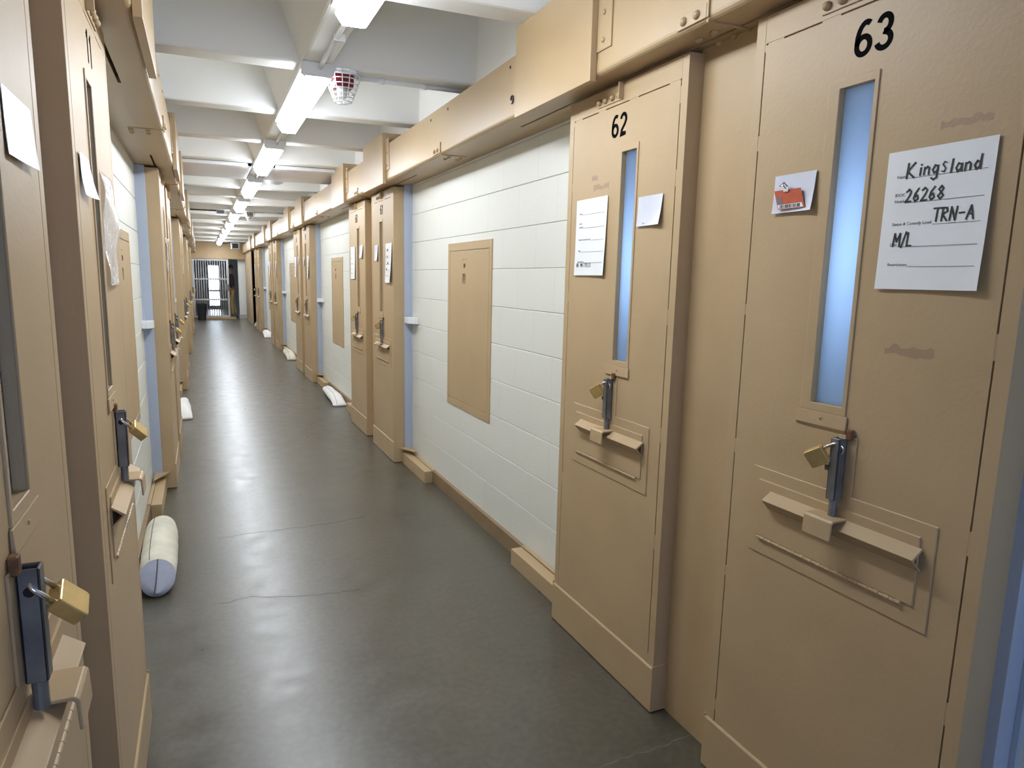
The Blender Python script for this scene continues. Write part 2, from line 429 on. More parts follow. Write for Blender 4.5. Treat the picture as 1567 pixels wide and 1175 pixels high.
# end header wall above the gate and the wall behind the camera
m = MB(); m.box(LW-.1, RW+.2, YE, YE+.18, 1.93, ZR+.01)
struct('wall_end', m, 'tan', 'tan wall panel above the barred gate at the corridor end', 'wall')
m = MB(); ww = (.15, 1.05, .95, 2.05)
m.box(LW-.3, ww[0], YN-.1, YN, 0, ZS).box(ww[1], RW+.3, YN-.1, YN, 0, ZS).box(ww[0], ww[1], YN-.1, YN, 0, ww[2]).box(ww[0], ww[1], YN-.1, YN, ww[3], ZS)
struct('wall_near', m, 'block', 'white block wall behind the viewer', 'wall')
wf = empty('added_window', (.6, YN, ww[2]), 'added window with a glowing bluish pane, unseen behind the viewer', 'window', kind='structure')  # unseen window, added to throw bluish light down the corridor
m = MB(); t = .05
m.box(-.45, -.45+t, -.08, .02, 0, 1.1).box(.45-t, .45, -.08, .02, 0, 1.1).box(-.45, .45, -.08, .02, 0, t).box(-.45, .45, -.08, .02, 1.1-t, 1.1).box(-.02, .02, -.08, .02, 0, 1.1)
m.build('window_frame', 'gate', wf, bevel=.003)
m = MB(); m.box(-.45, .45, -.05, -.04, 0, 1.1); m.build('pane', 'fillnear', wf)

# ------------------------------------------------------------------ room beyond the gate
m = MB()
YB = YE+7
m.box(-.5, -.4, YE+.1, YB, 0, 2.6).box(2.9, 3.0, YE+.1, YB, 0, 2.6)
struct('wall_beyond', m, 'plain_wall', 'grey side walls of the hall beyond the barred gate', 'wall')
m = MB(); m.box(-.5, 3, YE+.1, YB, 2.5, 2.6)
struct('ceiling_beyond', m, 'ceil', 'pale ceiling of the hall beyond the barred gate', 'ceiling')
dx0, dx1, dz0, dz1 = .22, .72, .10, 1.85
m = MB(); m.box(-.5, dx0, YB-.1, YB, 0, 2.6).box(dx1, 3, YB-.1, YB, 0, 2.6).box(dx0, dx1, YB-.1, YB, dz1, 2.6).box(dx0, dx1, YB-.1, YB, 0, dz0)
struct('wall_far', m, 'plain_wall', 'grey far wall with the daylit door beyond the barred gate', 'wall')
d = empty('door_21', ((dx0+dx1)/2, YB-.05, dz0), 'bright daylit glazed door far beyond the barred gate', 'door', kind='structure')
m = MB(); hw = (dx1-dx0)/2
m.box(-hw, -hw+.05, -.03, .03, 0, dz1-dz0).box(hw-.05, hw, -.03, .03, 0, dz1-dz0).box(-hw, hw, -.03, .03, .62, .70).box(-hw, hw, -.03, .03, dz1-dz0-.06, dz1-dz0).box(-hw, hw, -.03, .03, 0, .05)
m.build('door_frame', 'gate', d)
m = MB(); m.box(-hw, hw, .035, .05, 0, dz1-dz0); m.build('pane', 'day', d)
m = MB(); m.box(1.13, 1.55, YE+.22, YE+.5, .13, 2.05)
pil = struct('wall_pier', m, 'ceil', 'white pier just behind the right end of the barred gate', 'wall', bevel=.006)
m = MB(); m.box(1.12, 1.56, YE+.21, YE+.51, 0, .13).build('pier_base', 'gate', pil, bevel=.003)
m = MB(); m.box(-.38, 1.0, YE-.06, YE+.1, 0, .07)
struct('trim_42', m, 'tan', 'low tan curb under the barred gate', 'curb', bevel=.006)
# barred gate
g = empty('barred_gate', (.31, YE+.02, .07), 'grey barred security gate closing the far end of the corridor', 'gate')
gx0, gx1, gz = -.55, .49, 1.85
for i in range(15):
    x = gx0+.03+i*(gx1-gx0-.06)/14
    MB().cyl((x, 0, .02), (x, 0, gz), .0115, n=8).build('bar', 'gate', g, smooth=True)
for z in (.02, .56, 1.215, gz-.03): MB().box(gx0, gx1, -.022, .022, z-.025, z+.025).build('rail', 'gate', g, bevel=.003)
for x in (gx0, gx1): MB().box(x-.025, x+.025, -.025, .025, 0, gz).build('post', 'gate', g, bevel=.003)
m = MB(); m.box(gx1-.09, gx1+.02, -.045, .045, .86, 1.05); m.build('lock_case', 'steel', g, bevel=.004)

# ------------------------------------------------------------------ fluorescent fixtures
def fixture(i, y0, y1):
    L_ = y1-y0
    lab = 'fluorescent ceiling lamp, %s along the centre rib counted from the viewer' % ORD[i]
    r = empty('ceiling_lamp', (CX, y0, ZR), lab, 'lamp', 'fluorescent lamps along the centre rib')
    m = MB(); m.prism([(-.078, -.03), (-.078, 0), (.078, 0), (.078, -.03), (.06, -.034), (-.06, -.034)], 1, 0, L_)
    m.build('housing', 'white', r, bevel=.002)
    m = MB(); a, b = .03, L_-.005
    def ring(y, k, h=1): return [(x*k, y, -.034+(z+.034)*h) for x, z in ((-.062, -.034), (-.068, -.058), (-.040, -.104), (.040, -.104), (.068, -.058), (.062, -.034))]
    vs = ring(a, .95, .55)+ring(a+.05, 1)+ring(b-.05, 1)+ring(b, .93, .8)
    fs = [tuple(range(6)), tuple(range(18, 24))]+[(k*6+i_, k*6+(i_+1) % 6, (k+1)*6+(i_+1) % 6, (k+1)*6+i_) for k in range(3) for i_ in range(6)]
    m.add(vs, fs); df = m.build('diffuser', 'lamp', r); df.data.materials.append(M['lamp_side'])
    for p_ in df.data.polygons:
        if p_.normal.z > -.8: p_.material_index = 1
    m = MB(); m.prism([(-.074, 0), (-.078, -.05), (-.060, -.066), (.060, -.066), (.078, -.05), (.074, 0)], 1, -.004, .03)
    m.build('end_cap', 'white', r, bevel=.003)
    return r
FX = [(1.40+2.032*k, 2.65+2.032*k) for k in range(11)]
for i, (a, b) in enumerate(FX): fixture(i, a, b)
hl = fixture(11, YE+1.2, YE+2.45); hl.location.z = 2.5; hl['label'] = 'ceiling lamp in the hall beyond the barred gate'; del hl['group']  # lamp added out of view to light the hall
for i in range(len(FX)-1):
    a, b = FX[i][1], FX[i+1][0]
    m = MB(); m.tube([(0, -.004, -.016), (0, b-a-.05, -.016), (0, b-a+.01, -.026)], .011, 10)
    o = m.build('ceiling_conduit', 'white', loc=(CX+.012, a, ZR), smooth=True)
    tag(o, 'thin white conduit on the centre rib joining the %s and %s ceiling lamps' % (ORD[i], ORD[i+1]), 'conduit', 'conduits between the ceiling lamps')
    MB().box(-.012, .034, (b-a)*.45, (b-a)*.45+.02, -.03, -.001).build('strap', 'white', o)

# strobe with wire guard
def strobe(x, y, lab, gx1, gid):
    r = empty('alarm_strobe', (x, y, ZR), lab, 'alarm', 'guarded alarm strobes')
    MB().box(-.055, .055, -.05, .05, -.016, 0).build('mounting_plate', 'white', r, bevel=.002)
    m = MB(); m.box(-.047, .047, -.042, .042, -.075, -.014); m.build('housing', 'red', r, bevel=.005)
    m = MB(); m.lathe([(.030, -.075), (.029, -.10), (.020, -.118), (.002, -.122)], n=16); m.build('lens', 'smoke', r, smooth=True)
    m = MB(); n = 14
    rings = [(.086, 0), (.086, -.020), (.081, -.042), (.074, -.064), (.066, -.085), (.058, -.105), (.050, -.124), (.042, -.142)]
    for rr, z in rings:
        m.tube([(rr*math.cos(2*PI*k/18), rr*math.sin(2*PI*k/18), z) for k in range(18)], .0026, 6, closed=True)
    for k in range(n):
        q = 2*PI*k/n
        m.tube([(rr*math.cos(q), rr*math.sin(q), z) for rr, z in rings], .0022, 5)
    for k in range(4):
        q = PI*k/4
        m.tube([(.042*math.cos(q), .042*math.sin(q), -.142), (0, 0, -.150), (-.042*math.cos(q), -.042*math.sin(q), -.142)], .002, 5)
    m.build('wire_guard', 'wire', r, smooth=True)
    return r
strobe(.70, 3.545, 'red alarm strobe in a white wire guard, the large near one beside the second lamp', 1.3, 0)
strobe(.77, 11.68, 'small far red alarm strobe in a wire guard, deep down the corridor ceiling', 1.3, 1)
for (x0, x1, y, lab) in ((.755, 1.36, 3.565, 'white conduit from the near guarded strobe to the right wall'), (.83, 1.36, 11.68, 'conduit from the far guarded strobe to the right wall')):
    m = MB(); m.tube([(0, 0, -.013), (x1-x0, 0, -.013)], .0115, 10)
    o = m.build('ceiling_conduit', 'white', loc=(x0, y, ZR), smooth=True); tag(o, lab, 'conduit')
    for q in (.13, .36):
        MB().cyl((q, 0, -.013), (q+.03, 0, -.013), .016, n=10).build('coupling', 'white', o, smooth=True)
o = empty('ceiling_box_light', (.33, 11.68, ZR+.003), 'small grey box light on the ceiling left of the far strobe', 'light')
MB().box(-.06, .06, -.03, .03, -.06, 0).build('housing', 'jamb', o, bevel=.004)
MB().box(-.05, .05, -.034, -.028, -.052, -.012).build('face_plate', 'steel', o, bevel=.001)
m = MB(); m.tube([(0, 0, -.012), (-.42, 0, -.012)], .012, 8)
tag(m.build('ceiling_conduit', 'steel', loc=(.27, 11.68, ZR), smooth=True), 'dark conduit from the left wall to the small grey box light', 'conduit')
# smoke detector
o = empty('smoke_detector', (.76, 7.62, ZR), 'round white smoke detector dome under the ceiling past the perforated grille', 'detector')
MB().lathe([(.105, 0), (.105, -.018), (.098, -.022)], n=28).build('base', 'white', o, smooth=True)
MB().lathe([(.096, -.022), (.09, -.038), (.07, -.05), (.03, -.056), (.002, -.057)], n=28).build('dome', 'white', o, smooth=True)
# perforated grilles in a coffer
for xa, xb, word in ((-.22, .472, 'left'), (.648, 1.34, 'right')):
    o = empty('ceiling_grille', ((xa+xb)/2, 7.12, ZR), 'perforated white ceiling grille on the %s of the centre rib' % word, 'grille', 'ceiling grilles')
    hx = (xb-xa)/2; hy = .44
    m = MB(); t = .035
    m.box(-hx, -hx+t, -hy, hy, -.03, 0).box(hx-t, hx, -hy, hy, -.03, 0).box(-hx, hx, -hy, -hy+t, -.03, 0).box(-hx, hx, hy-t, hy, -.03, 0)
    m.build('frame', 'white', o, bevel=.003)
    MB().box(-hx+t, hx-t, -hy+t, hy-t, -.031, -.024).build('perforated_sheet', 'grille', o)
# monitor over the gate
o = empty('ceiling_monitor', (1.03, 22.84, ZR), 'boxy security monitor with a dark screen hung before the end wall', 'monitor')
MB().box(-.03, .03, -.03, .03, -.03, 0).build('bracket', 'steel', o)
MB().box(-.125, .125, -.12, .12, -.225, -.02).build('case', 'gate', o, bevel=.012)
MB().box(-.09, .09, -.124, -.118, -.20, -.05).build('screen', 'black', o, bevel=.003)
# cables at the far end
m = MB(); m.tube([(0, 0, 0), (.12, 0, -.03), (.22, 0, -.055), (.32, .02, -.05), (.42, 0, -.01)], .012, 6)
tag(m.build('cable', 'black', loc=(.45, 22.6, ZR-.015), smooth=True), 'dark cable looped beneath the far ceiling beside the monitor', 'cable')

# ------------------------------------------------------------------ cell doors
def frame_R(v): return (-v[2], -v[0], v[1])
def frame_L(v): return (v[2], v[0], v[1])
def rect_hole(m, u0, u1, v0, v1, hu0, hu1, hv0, hv1, d0, d1):
    o = [(u0, v0), (u1, v0), (u1, v1), (u0, v1)]; i = [(hu0, hv0), (hu1, hv0), (hu1, hv1), (hu0, hv1)]
    vs = [(a, b, d) for d in (d0, d1) for ring in (o, i) for a, b in ring]
    fs = []
    for k in range(4):
        n = (k+1) % 4
        fs += [(k, n, 4+n, 4+k), (8+k, 8+n, 12+n, 12+k), (k, n, 8+n, 8+k), (4+k, 4+n, 12+n, 12+k)]
    m.add(vs, fs)
def door_meshes(side, mir, wu):
    """door parts in (u across as seen, v up, d out of the face)"""
    fr = frame_R if side > 0 else frame_L
    X = (lambda v: fr((W-v[0], v[1], v[2]))) if mir else fr
    R = {}; lo = .322 if side > 0 else .281
    def put(k, name, m, mat, **kw): R[k] = (name, m.mesh(name, mat, kw.get('smooth', False), X), kw.get('bevel', 0), kw.get('parent'))
    U0, U1, V0, V1 = wu, wu+.087, 1.165, 1.877
    m = MB(); rect_hole(m, 0, W, .004, DH, U0, U1, V0, V1, -.08, -.007)
    # face sheet and edge strips, with thin gaps and weld stitches between
    rect_hole(m, .0340, .6530, .004, 2.0355, U0, U1, V0, V1, -.008, 0)
    m.box(0, .0305, .004, DH, -.008, 0).box(.6565, W, .004, DH, -.008, 0).box(.0305, .6565, 2.0395, DH, -.008, 0)
    for v in (.20, .62, .98, 1.36, 1.78, 2.02):
        m.box(.030, .0345, v, v+.028+.02*random.random(), -.0075, -.0004); m.box(.6525, .657, v-.05, v, -.0075, -.0004)
    for u in (.04, .20, .39, .60): m.box(u, u+.05, 2.035, 2.040, -.0075, -.0004)
    put('panel', 'door_panel', m, 'tan', bevel=.0007)
    m = MB()
    rect_hole(m, wu-.029, wu+.096, 1.147, 1.895, U0+.001, U1-.001, V0+.001, V1-.001, -.001, .0032)
    put('wframe', 'window_frame', m, 'tan', bevel=.0012)
    m = MB(); m.prism([(1.147, .0008), (1.108, .0008), (1.108, .002), (1.115, .006), (1.147, .0045)], 0, wu-.036, wu+.102)
    m.box(wu+.03, wu+.036, 1.130, 1.136, .004, .0075)
    put('sill', 'window_sill', m, 'tan', bevel=.0008)
    m = MB(); m.box(U0-.003, U1+.003, V0-.003, V1+.003, -.024, -.016)
    put('pane', 'window_pane', m, 'pane')
    m = MB(); m.prism([(.004, -.001), (.163, -.001), (.163, .003), (.158, .0065), (.004, .0065)], 0, -.002, W+.004)
    m.box(W+.0005, W+.005, .004, .17, -.078, .0062)
    m.box(-.005, -.0005, .004, .17, -.078, .0062)
    put('kick', 'kick_plate', m, 'tan', bevel=.001)
    # slot for food: backing plate, hatch, hinge, angle handle, lug
    m = MB(); m.box(.11, .597, .736, .968, -.0005, .0032); put('port', 'food_port', m, 'tan', bevel=.0016)
    m = MB(); m.box(.134, .566, .785, .936, .002, .0068); put('hatch', 'hatch', m, 'tan', bevel=.0012)
    m = MB()
    for i in range(32):
        u = .142+i*.0125; m.cyl((u, .780, .006), (u+.0115, .780, .006), .0048 if i % 2 else .0042, n=8)
    put('hinge', 'hinge', m, 'tan', smooth=False, parent='hatch')
    m = MB(); m.prism([(.914, .006), (.8945, .034), (.8935, .036), (.866, .010), (.866, .004), (.8905, .0285), (.910, .004)], 0, .174, .574)
    put('handle', 'handle', m, 'tan', bevel=.0008)
    m = MB(); m.prism([(.9155, .004), (.9155, .050), (.911, .055), (.868, .057), (.868, .0525), (.906, .0505), (.9105, .046), (.9105, .004)], 0, lo, lo+.076)
    put('lug', 'latch_lug', m, 'tan', bevel=.0012, parent='handle')
    # drop bolt
    m = MB(); m.box(.352, .400, .945, 1.105, -.0005, .0035); put('bplate', 'bolt_plate', m, 'tan', bevel=.001)
    m = MB(); t = .004
    a, b, c, e = .354, .378, .0042, .029
    m.box(a, a+t, .955, 1.10, c, e).box(b-t, b, .955, 1.10, c, e).box(a, b, .955, 1.10, c, c+t).box(a, b, .955, 1.10, e-t, e)
    m.box(a+t, b-t, .956, 1.094, c+t, e-t)
    m.box(.340, a+.002, 1.020, 1.032, .014, .025)
    put('bolt', 'drop_bolt', m, 'steel', bevel=.0015)
    m = MB(); m.cyl((.366, .917, .0165), (.366, .958, .0165), .0092, n=14); put('pin', 'bolt_pin', m, 'steel', smooth=False, parent='bolt')
    m = MB(); m.cyl((.3535, 1.072, .017), (.3785, 1.072, .017), .0065, n=12); put('hole', 'bolt_hole_shade', m, 'dark', parent='bolt')  # black disc ends stand for the shaded hole through the bolt
    m = MB(); m.box(.376, .392, 1.098, 1.122, .0005, .012); put('stop', 'bolt_stop', m, 'rust', bevel=.002)
    # hanger plate with bolt heads
    m = MB(); m.box(.20, .355, 2.050, 2.100, -.0005, .0038).box(.350, .3555, 2.050, 2.104, .002, .020)
    put('hanger', 'hanger_plate', m, 'tan', bevel=.001)
    m = MB()
    for u in (.215, .255, .297, .335):
        t_ = MB(); t_.lathe([(.0105, -.001), (.0105, .004), (.008, .0095), (.004, .012), (.0006, .013)], n=10)
        m.add([(u+v[0], 2.066+v[1], .0035+v[2]) for v in t_.v], t_.f)
    put('hbolts', 'bolt_heads', m, 'tan', smooth=True, parent='hanger')
    return R
def arc(cx, cy, rx, ry, a0, a1, n=18):
    return [(cx+rx*math.cos(math.radians(a0+(a1-a0)*i/n)), cy+ry*math.sin(math.radians(a0+(a1-a0)*i/n))) for i in range(n+1)]
# bold grotesque digits on a .56 x 1 cell: centre lines of strokes .155 wide
DG = {'0': [arc(.28, .5, .21, .42, 0, 360, 30)], '1': [[(.08, .76), (.24, .82), (.32, .98), (.32, 0)]],
 '2': [arc(.28, .70, .20, .225, 170, -20, 14)+[(.40, .50), (.16, .24), (.085, .085), (.50, .085)]],
 '3': [arc(.27, .71, .18, .21, 165, -80, 14)+[(.25, .51)], [(.25, .51)]+arc(.275, .28, .205, .205, 80, -165, 16)],
 '4': [[(.40, 0), (.40, .95), (.05, .28), (.55, .28)]], '5': [[(.48, .91), (.14, .91), (.10, .50)]+arc(.28, .31, .205, .23, 140, -160, 16)],
 '6': [arc(.28, .31, .205, .235, 0, 360, 26), arc(.33, .42, .255, .50, 62, 190, 16)],
 '7': [[(.05, .91), (.51, .91), (.33, .55), (.22, 0)]], '8': [arc(.28, .71, .175, .205, 0, 360, 24), arc(.28, .28, .205, .215, 0, 360, 24)],
 '9': [arc(.28, .69, .205, .235, 0, 360, 26), arc(.23, .58, .255, .50, -118, 10, 16)]}
def ribbon(mb, pts, wd, d):
    n = len(pts); vs = []
    for i, p in enumerate(pts):
        a, b = pts[max(i-1, 0)], pts[min(i+1, n-1)]
        if pts[0] == pts[-1] or (abs(pts[0][0]-pts[-1][0])+abs(pts[0][1]-pts[-1][1]) < 1e-6):
            if i == 0: a = pts[-2]
            if i == n-1: b = pts[1]
        t = Vector((b[0]-a[0], b[1]-a[1])).normalized(); q = Vector((-t.y, t.x))
        if 0 < i < n-1:
            t1 = Vector((p[0]-a[0], p[1]-a[1])).normalized(); c = max(.6, abs(t1.dot(t)))
        else: c = 1
        q = q*(wd/2/c); vs += [(p[0]+q.x, p[1]+q.y, d), (p[0]-q.x, p[1]-q.y, d)]
    vs2 = [(x, y, 0) for x, y, z in vs]; k = len(vs)
    fs = [(2*i, 2*i+1, 2*i+3, 2*i+2) for i in range(n-1)]
    mb.add(vs+vs2, fs+[tuple(j+k for j in reversed(f)) for f in fs]+[(2*i, 2*i+2, 2*i+2+k, 2*i+k) for i in range(n-1)]+[(2*i+1, 2*i+1+k, 2*i+3+k, 2*i+3) for i in range(n-1)])
def numerals(mb, txt, uc, v0, h, d):
    adv = .635*h; u = uc-adv*len(txt)/2+.035*h
    for ch in txt:
        for st in DG[ch]: ribbon(mb, [(u+x*h, v0+y*h) for x, y in st], .155*h, d)
        u += adv
DM = {}
def make_door(side, yref, mir, n, label, number=None, wu=.364):
    k = (side, mir, wu)
    if k not in DM: DM[k] = door_meshes(side, mir, wu)
    r = empty('door_%d' % n, (RF if side > 0 else LF, yref, 0), label, 'door', kind='structure')
    r['group'] = 'cell doors along the corridor'
    made = {}
    for key, (nm, me, bev, par) in DM[k].items():
        o = bpy.data.objects.new(nm, me); COL.objects.link(o); o.parent = made[par] if par else r
        if bev:
            b = o.modifiers.new('Bevel', 'BEVEL'); b.width = bev; b.segments = 1; b.limit_method = 'ANGLE'; b.angle_limit = math.radians(40)
        made[key] = o
    made['bolt']['label'] = 'dark bare steel drop bolt'
    if number:
        fr = frame_R if side > 0 else frame_L
        u = .338 if not mir else W-.338
        m = MB(); numerals(m, number, u, 1.931, .076, .0006)
        m.build('door_number', 'number', r, xf=fr)['label'] = 'black door number %s' % number
    return r
DOORS = []                                        # (side, yref, label word)
NUMS = ['63', '62', '61', '60', '59', '58', '57', '56', '55', '54']
def face(side, yref):
    """world transform of (u,v,d) on a door face"""
    if side > 0: return lambda v: (RF-v[2], yref-v[0], v[1])
    return lambda v: (LF+v[2], yref+v[0], v[1])
dn = 0
rdesc = ['tan steel cell door marked 63 at the right edge, nearest on the right', 'tan steel cell door marked 62, second on the right, form taped left of its window',
         'tan steel cell door marked 61, third along the right wall past the bare block wall', 'tan steel cell door marked 60, fourth along the right wall']
for i, p in enumerate(RP):
    for j in (0, 1):
        idx = 2*i+j; y = p[1] if j == 0 else p[3]; dn += 1
        lab = rdesc[idx] if idx < 4 else 'narrow looking far tan cell door, %s along the right wall' % ORD[idx]
        make_door(1, y, False, dn, lab, NUMS[idx], .267 if j == 0 else .364); DOORS.append((1, y, False, 'the %s cell door on the right' % ORD[idx], idx))
ldesc = ['tan cell door cut by the left edge of the view, nearest on the left', 'second tan cell door on the left, seen edge on, clear plastic sleeve on it']
for i, p in enumerate(LP):
    for j in (0, 1):
        idx = 2*i+j; y = p[0] if j == 0 else p[2]; dn += 1
        lab = ldesc[idx] if idx < 2 else 'far tan cell door seen edge on, %s along the left wall' % ORD[idx]
        mir = True
        make_door(-1, y, mir, dn, lab, '11' if idx == 1 else None, .267 if j == 0 else .364); DOORS.append((-1, y, mir, 'the %s cell door on the left' % ORD[idx], idx))
# daylight in the two nearest right hand cells: lamps behind the frosted slits
for y, uw in ((RP[0][1], .31), (RP[0][3], .41)):
    la = bpy.data.lights.new('cell daylight', 'AREA'); la.shape = 'RECTANGLE'; la.size = .16; la.size_y = .9; la.energy = 2.2; la.color = (.62, .8, 1.)
    lo = bpy.data.objects.new('cell daylight', la); COL.objects.link(lo); lo.location = (RF+.30, y-uw, 1.52)
    lo.rotation_euler = (0, PI/2, 0)

# padlocks: local frame x = shackle to body axis
def padlock_proto():
    r = bpy.data.objects.new('padlock', None); COL.objects.link(r); r.empty_display_size = .02
    m = MB(); m.prism([(.026, -.021), (.064, -.021), (.067, -.018), (.067, .018), (.064, .021), (.026, .021), (.0235, .018), (.0235, -.018)], 2, -.0105, .0105)
    m.build('body', 'brass', r, bevel=.0022)
    m = MB(); pts = [(.03, -.0135, 0), (.004, -.0135, 0)]+[(-.0005-.0135*math.sin(q), -.0135*math.cos(q), 0) for q in [PI*i/8 for i in range(9)]]+[(.004, .0135, 0), (.03, .0135, 0)]
    m.tube(pts, .0036, 10); m.build('shackle', 'chrome', r, smooth=True)
    m = MB(); m.cyl((.0665, 0, 0), (.0685, 0, 0), .006, n=14); m.build('keyway', 'steel', r)
    return r
PL = padlock_proto(); first = True
for side, y, mir, word, idx in DOORS:
    o = PL if first else dup(PL); first = False
    xf = face(side, y); u = .364 if not mir else W-.364
    c = Vector(xf((u, 1.072, .026)))
    U = Vector((0, -1, 0)) if side > 0 else Vector((0, 1, 0)); V = Vector((0, 0, 1)); D = Vector((-1, 0, 0)) if side > 0 else Vector((1, 0, 0))
    j = random.uniform(-.12, .12)
    if side > 0: ax = (U*(-.80)+V*(-.46+j)+D*.34).normalized(); yy = (V*.8-U*.25+D*.3)
    else: ax = (U*(.30)+V*(-.68+j)+D*.66).normalized(); yy = (U*.95+V*.2+D*.0)
    yy = (yy-ax*yy.dot(ax)).normalized(); zz = ax.cross(yy)
    o.matrix_world = Matrix.Translation(c+ax*-.004) @ Matrix((ax, yy, zz)).transposed().to_4x4()
    tag(o, 'brass padlock hanging on the drop bolt of %s' % word, 'padlock', 'brass padlocks on the cell doors')

# ------------------------------------------------------------------ header cover boxes
for side, bx, word in ((1, RB, 'right'), (-1, LB, 'left')):
    s = side; k = 0; c = 0
    ys = []
    for i in range(NP):
        ys += [(.61+P*i, 1.235+P*i), (2.056+P*i, 2.645+P*i)]
    if s < 0: ys = [((a+.02), (b+.03)) for a, b in ys]
    for i, (a, b) in enumerate(ys):
        if b > YE: continue
        r = empty('cover_box', (bx, a, 2.108), 'tan steel cover box on the header above the %s cell door on the %s' % (ORD[i], word), 'cover box', 'cover boxes on the headers')
        x0, x1 = sorted((-s*.0255, s*.10))
        m = MB(); x0f, x1f = sorted((-s*.0255, -s*.0005))
        m.box(x0f, x1f, 0, b-a, -.004, .345); m.box(*sorted((-s*.0004, s*.12)), 0, b-a, .2622, .345)
        m.build('cover', 'tan_header', r, bevel=.002)
        m = MB(); m.box(*sorted((-s*.0035, s*.002)), -.085, -.001, .085, .30); fl = m.build('mounting_flange', 'tan_header', r, bevel=.001)
        m = MB()
        for z in (.115, .20, .275):
            t_ = MB(); t_.lathe([(.009, -.001), (.009, .003), (.006, .006), (.0006, .007)], n=10)
            m.add([(-s*(.0035+v[2]), -.04+v[0], z+v[1]) for v in t_.v], t_.f)
        m.build('bolt_heads', 'tan_header', fl, smooth=True)
o = MB().tube([(0, .012*math.cos(q), .016*math.sin(q)) for q in [2*PI*i/14 for i in range(12)]], .003, 6).tube([(0, .010, 0), (0, -.008, .001)], .0028, 6).build('lock_ring', 'black', loc=(RB-.002, 2.725, 2.197), smooth=True)
tag(o, 'small black ring catch on the right header beside the big cover box', 'catch')

# ------------------------------------------------------------------ things along the block walls
def access_panel(side, y0, y1, lab):
    s = side; x = RW if s > 0 else LW
    r = empty('access_panel', (x, (y0+y1)/2, .63), lab, 'access panel', 'tan access panels in the block walls')
    h = (y1-y0)/2; H = 1.03
    X = (lambda v: (-v[2], -v[0], v[1])) if s > 0 else (lambda v: (v[2], v[0], v[1]))
    m = MB(); rect_hole(m, -h, h, 0, H, -h+.037, h-.037, .045, H-.048, -.004, .006); m.build('frame', 'tan', r, bevel=.002, xf=X)
    lx, lv = -.07, .78
    m = MB(); rect_hole(m, -h+.040, h-.040, .048, H-.052, lx-.025, lx+.030, lv, lv+.062, -.004, .0055)
    
    dr = m.build('panel_door', 'tan', r, bevel=.001, xf=X)
    m = MB(); m.box(lx-.025, lx+.030, lv, lv+.062, .0006, .0012); m.prism([(lv+.001, .001), (lv+.001, .005), (lv+.022, .001)], 0, lx-.024, lx+.029); m.build('recessed_pull', 'base', dr, xf=X)
    m = MB(); m.cyl((lx+.012, .89, .003), (lx+.012, .89, .0062), .013, n=14).box(lx+.002, lx+.008, .875, .900, .005, .009); m.build('lock', 'rust', dr, xf=X)
    m = MB()
    for u in (-.008, .028):
        for v in (.83, .925): m.cyl((lx+u, v, .004), (lx+u, v, .0062), .005, n=8)
    m.build('screw', 'base', dr, xf=X)
for i in range(NP):
    access_panel(1, 3.425+P*i, 4.135+P*i, 'tan steel access panel on the right block wall between the %s and %s doors' % (ORD[2*i+1], ORD[2*i+2] if i < 4 else 'dark passage')) if i < 4 else None
    if i < 4: access_panel(-1, 3.47+P*i, 4.18+P*i, 'tan steel access panel on the left block wall between the %s and %s doors' % (ORD[2*i+1], ORD[2*i+2]))
def latch_box(side, y0, y1, lab, flip):
    s = side; x = RW if s > 0 else LW
    r = empty('latch_box', (x, y0, 1.10), lab, 'latch box', 'white latch boxes on the jambs')
    L_ = y1-y0
    m = MB()
    if not flip: m.prism([(-s*.002, 0), (-s*.066, L_), (-s*.002, L_)] if False else [(-s*0., 0), (-s*.035, 0), (-s*.066, .05), (-s*.066, L_), (0, L_)], 2, 0, .046)
    else: m.prism([(0, L_), (-s*.035, L_), (-s*.05, L_-.03), (-s*.05, 0), (0, 0)], 2, 0, .046)
    m.build('case', 'white', r, bevel=.003)
    m = MB(); yy = .02 if not flip else L_-.02
    m.cyl((-s*.038, yy, .023), (-s*.046 if not flip else -s*.05, yy, .023), .004, n=8); m.build('screw', 'steel', r)
def ledge(side, y0, y1, lab, wedge):
    """floor guide box: wedge = end that meets the door ('near' or 'far')"""
    s = side; x = RW if s > 0 else LW
    r = empty('floor_guide_box', (x, y0, 0), lab, 'floor guide', 'tan floor guide boxes by the doors')
    L_ = y1-y0
    m = MB(); m.box(*sorted((-s*.0225, -s*.082)), 0, L_, 0, .086); m.box(*sorted((-s*.004, -s*.0225)), 0, L_, .0885, .094)
    m.build('box', 'tan', r, bevel=.004)
    a, b = (L_-.16, L_+.0) if wedge == 'far' else (0, .2)
    m = MB()
    if wedge == 'far': pr = [(-s*.015, L_-.20), (-s*.11, L_-.01), (-s*.015, L_-.01)]
    else: pr = [(-s*.015, .22), (-s*.098, .01), (-s*.015, .01)]
    m.prism(pr, 2, .0945, .1) if wedge == 'near' else m.prism(pr, 2, .118, .124)
    if wedge == 'far': m.prism([(.0945, L_-.012), (.118, L_-.012), (.118, L_-.02), (.0945, L_-.02)] if False else [(L_-.02, .094), (L_-.011, .094), (L_-.011, .119), (L_-.02, .119)], 0, *sorted((-s*.03, -s*.08)))
    m.build('guide_plate', 'tan', r, bevel=.001)
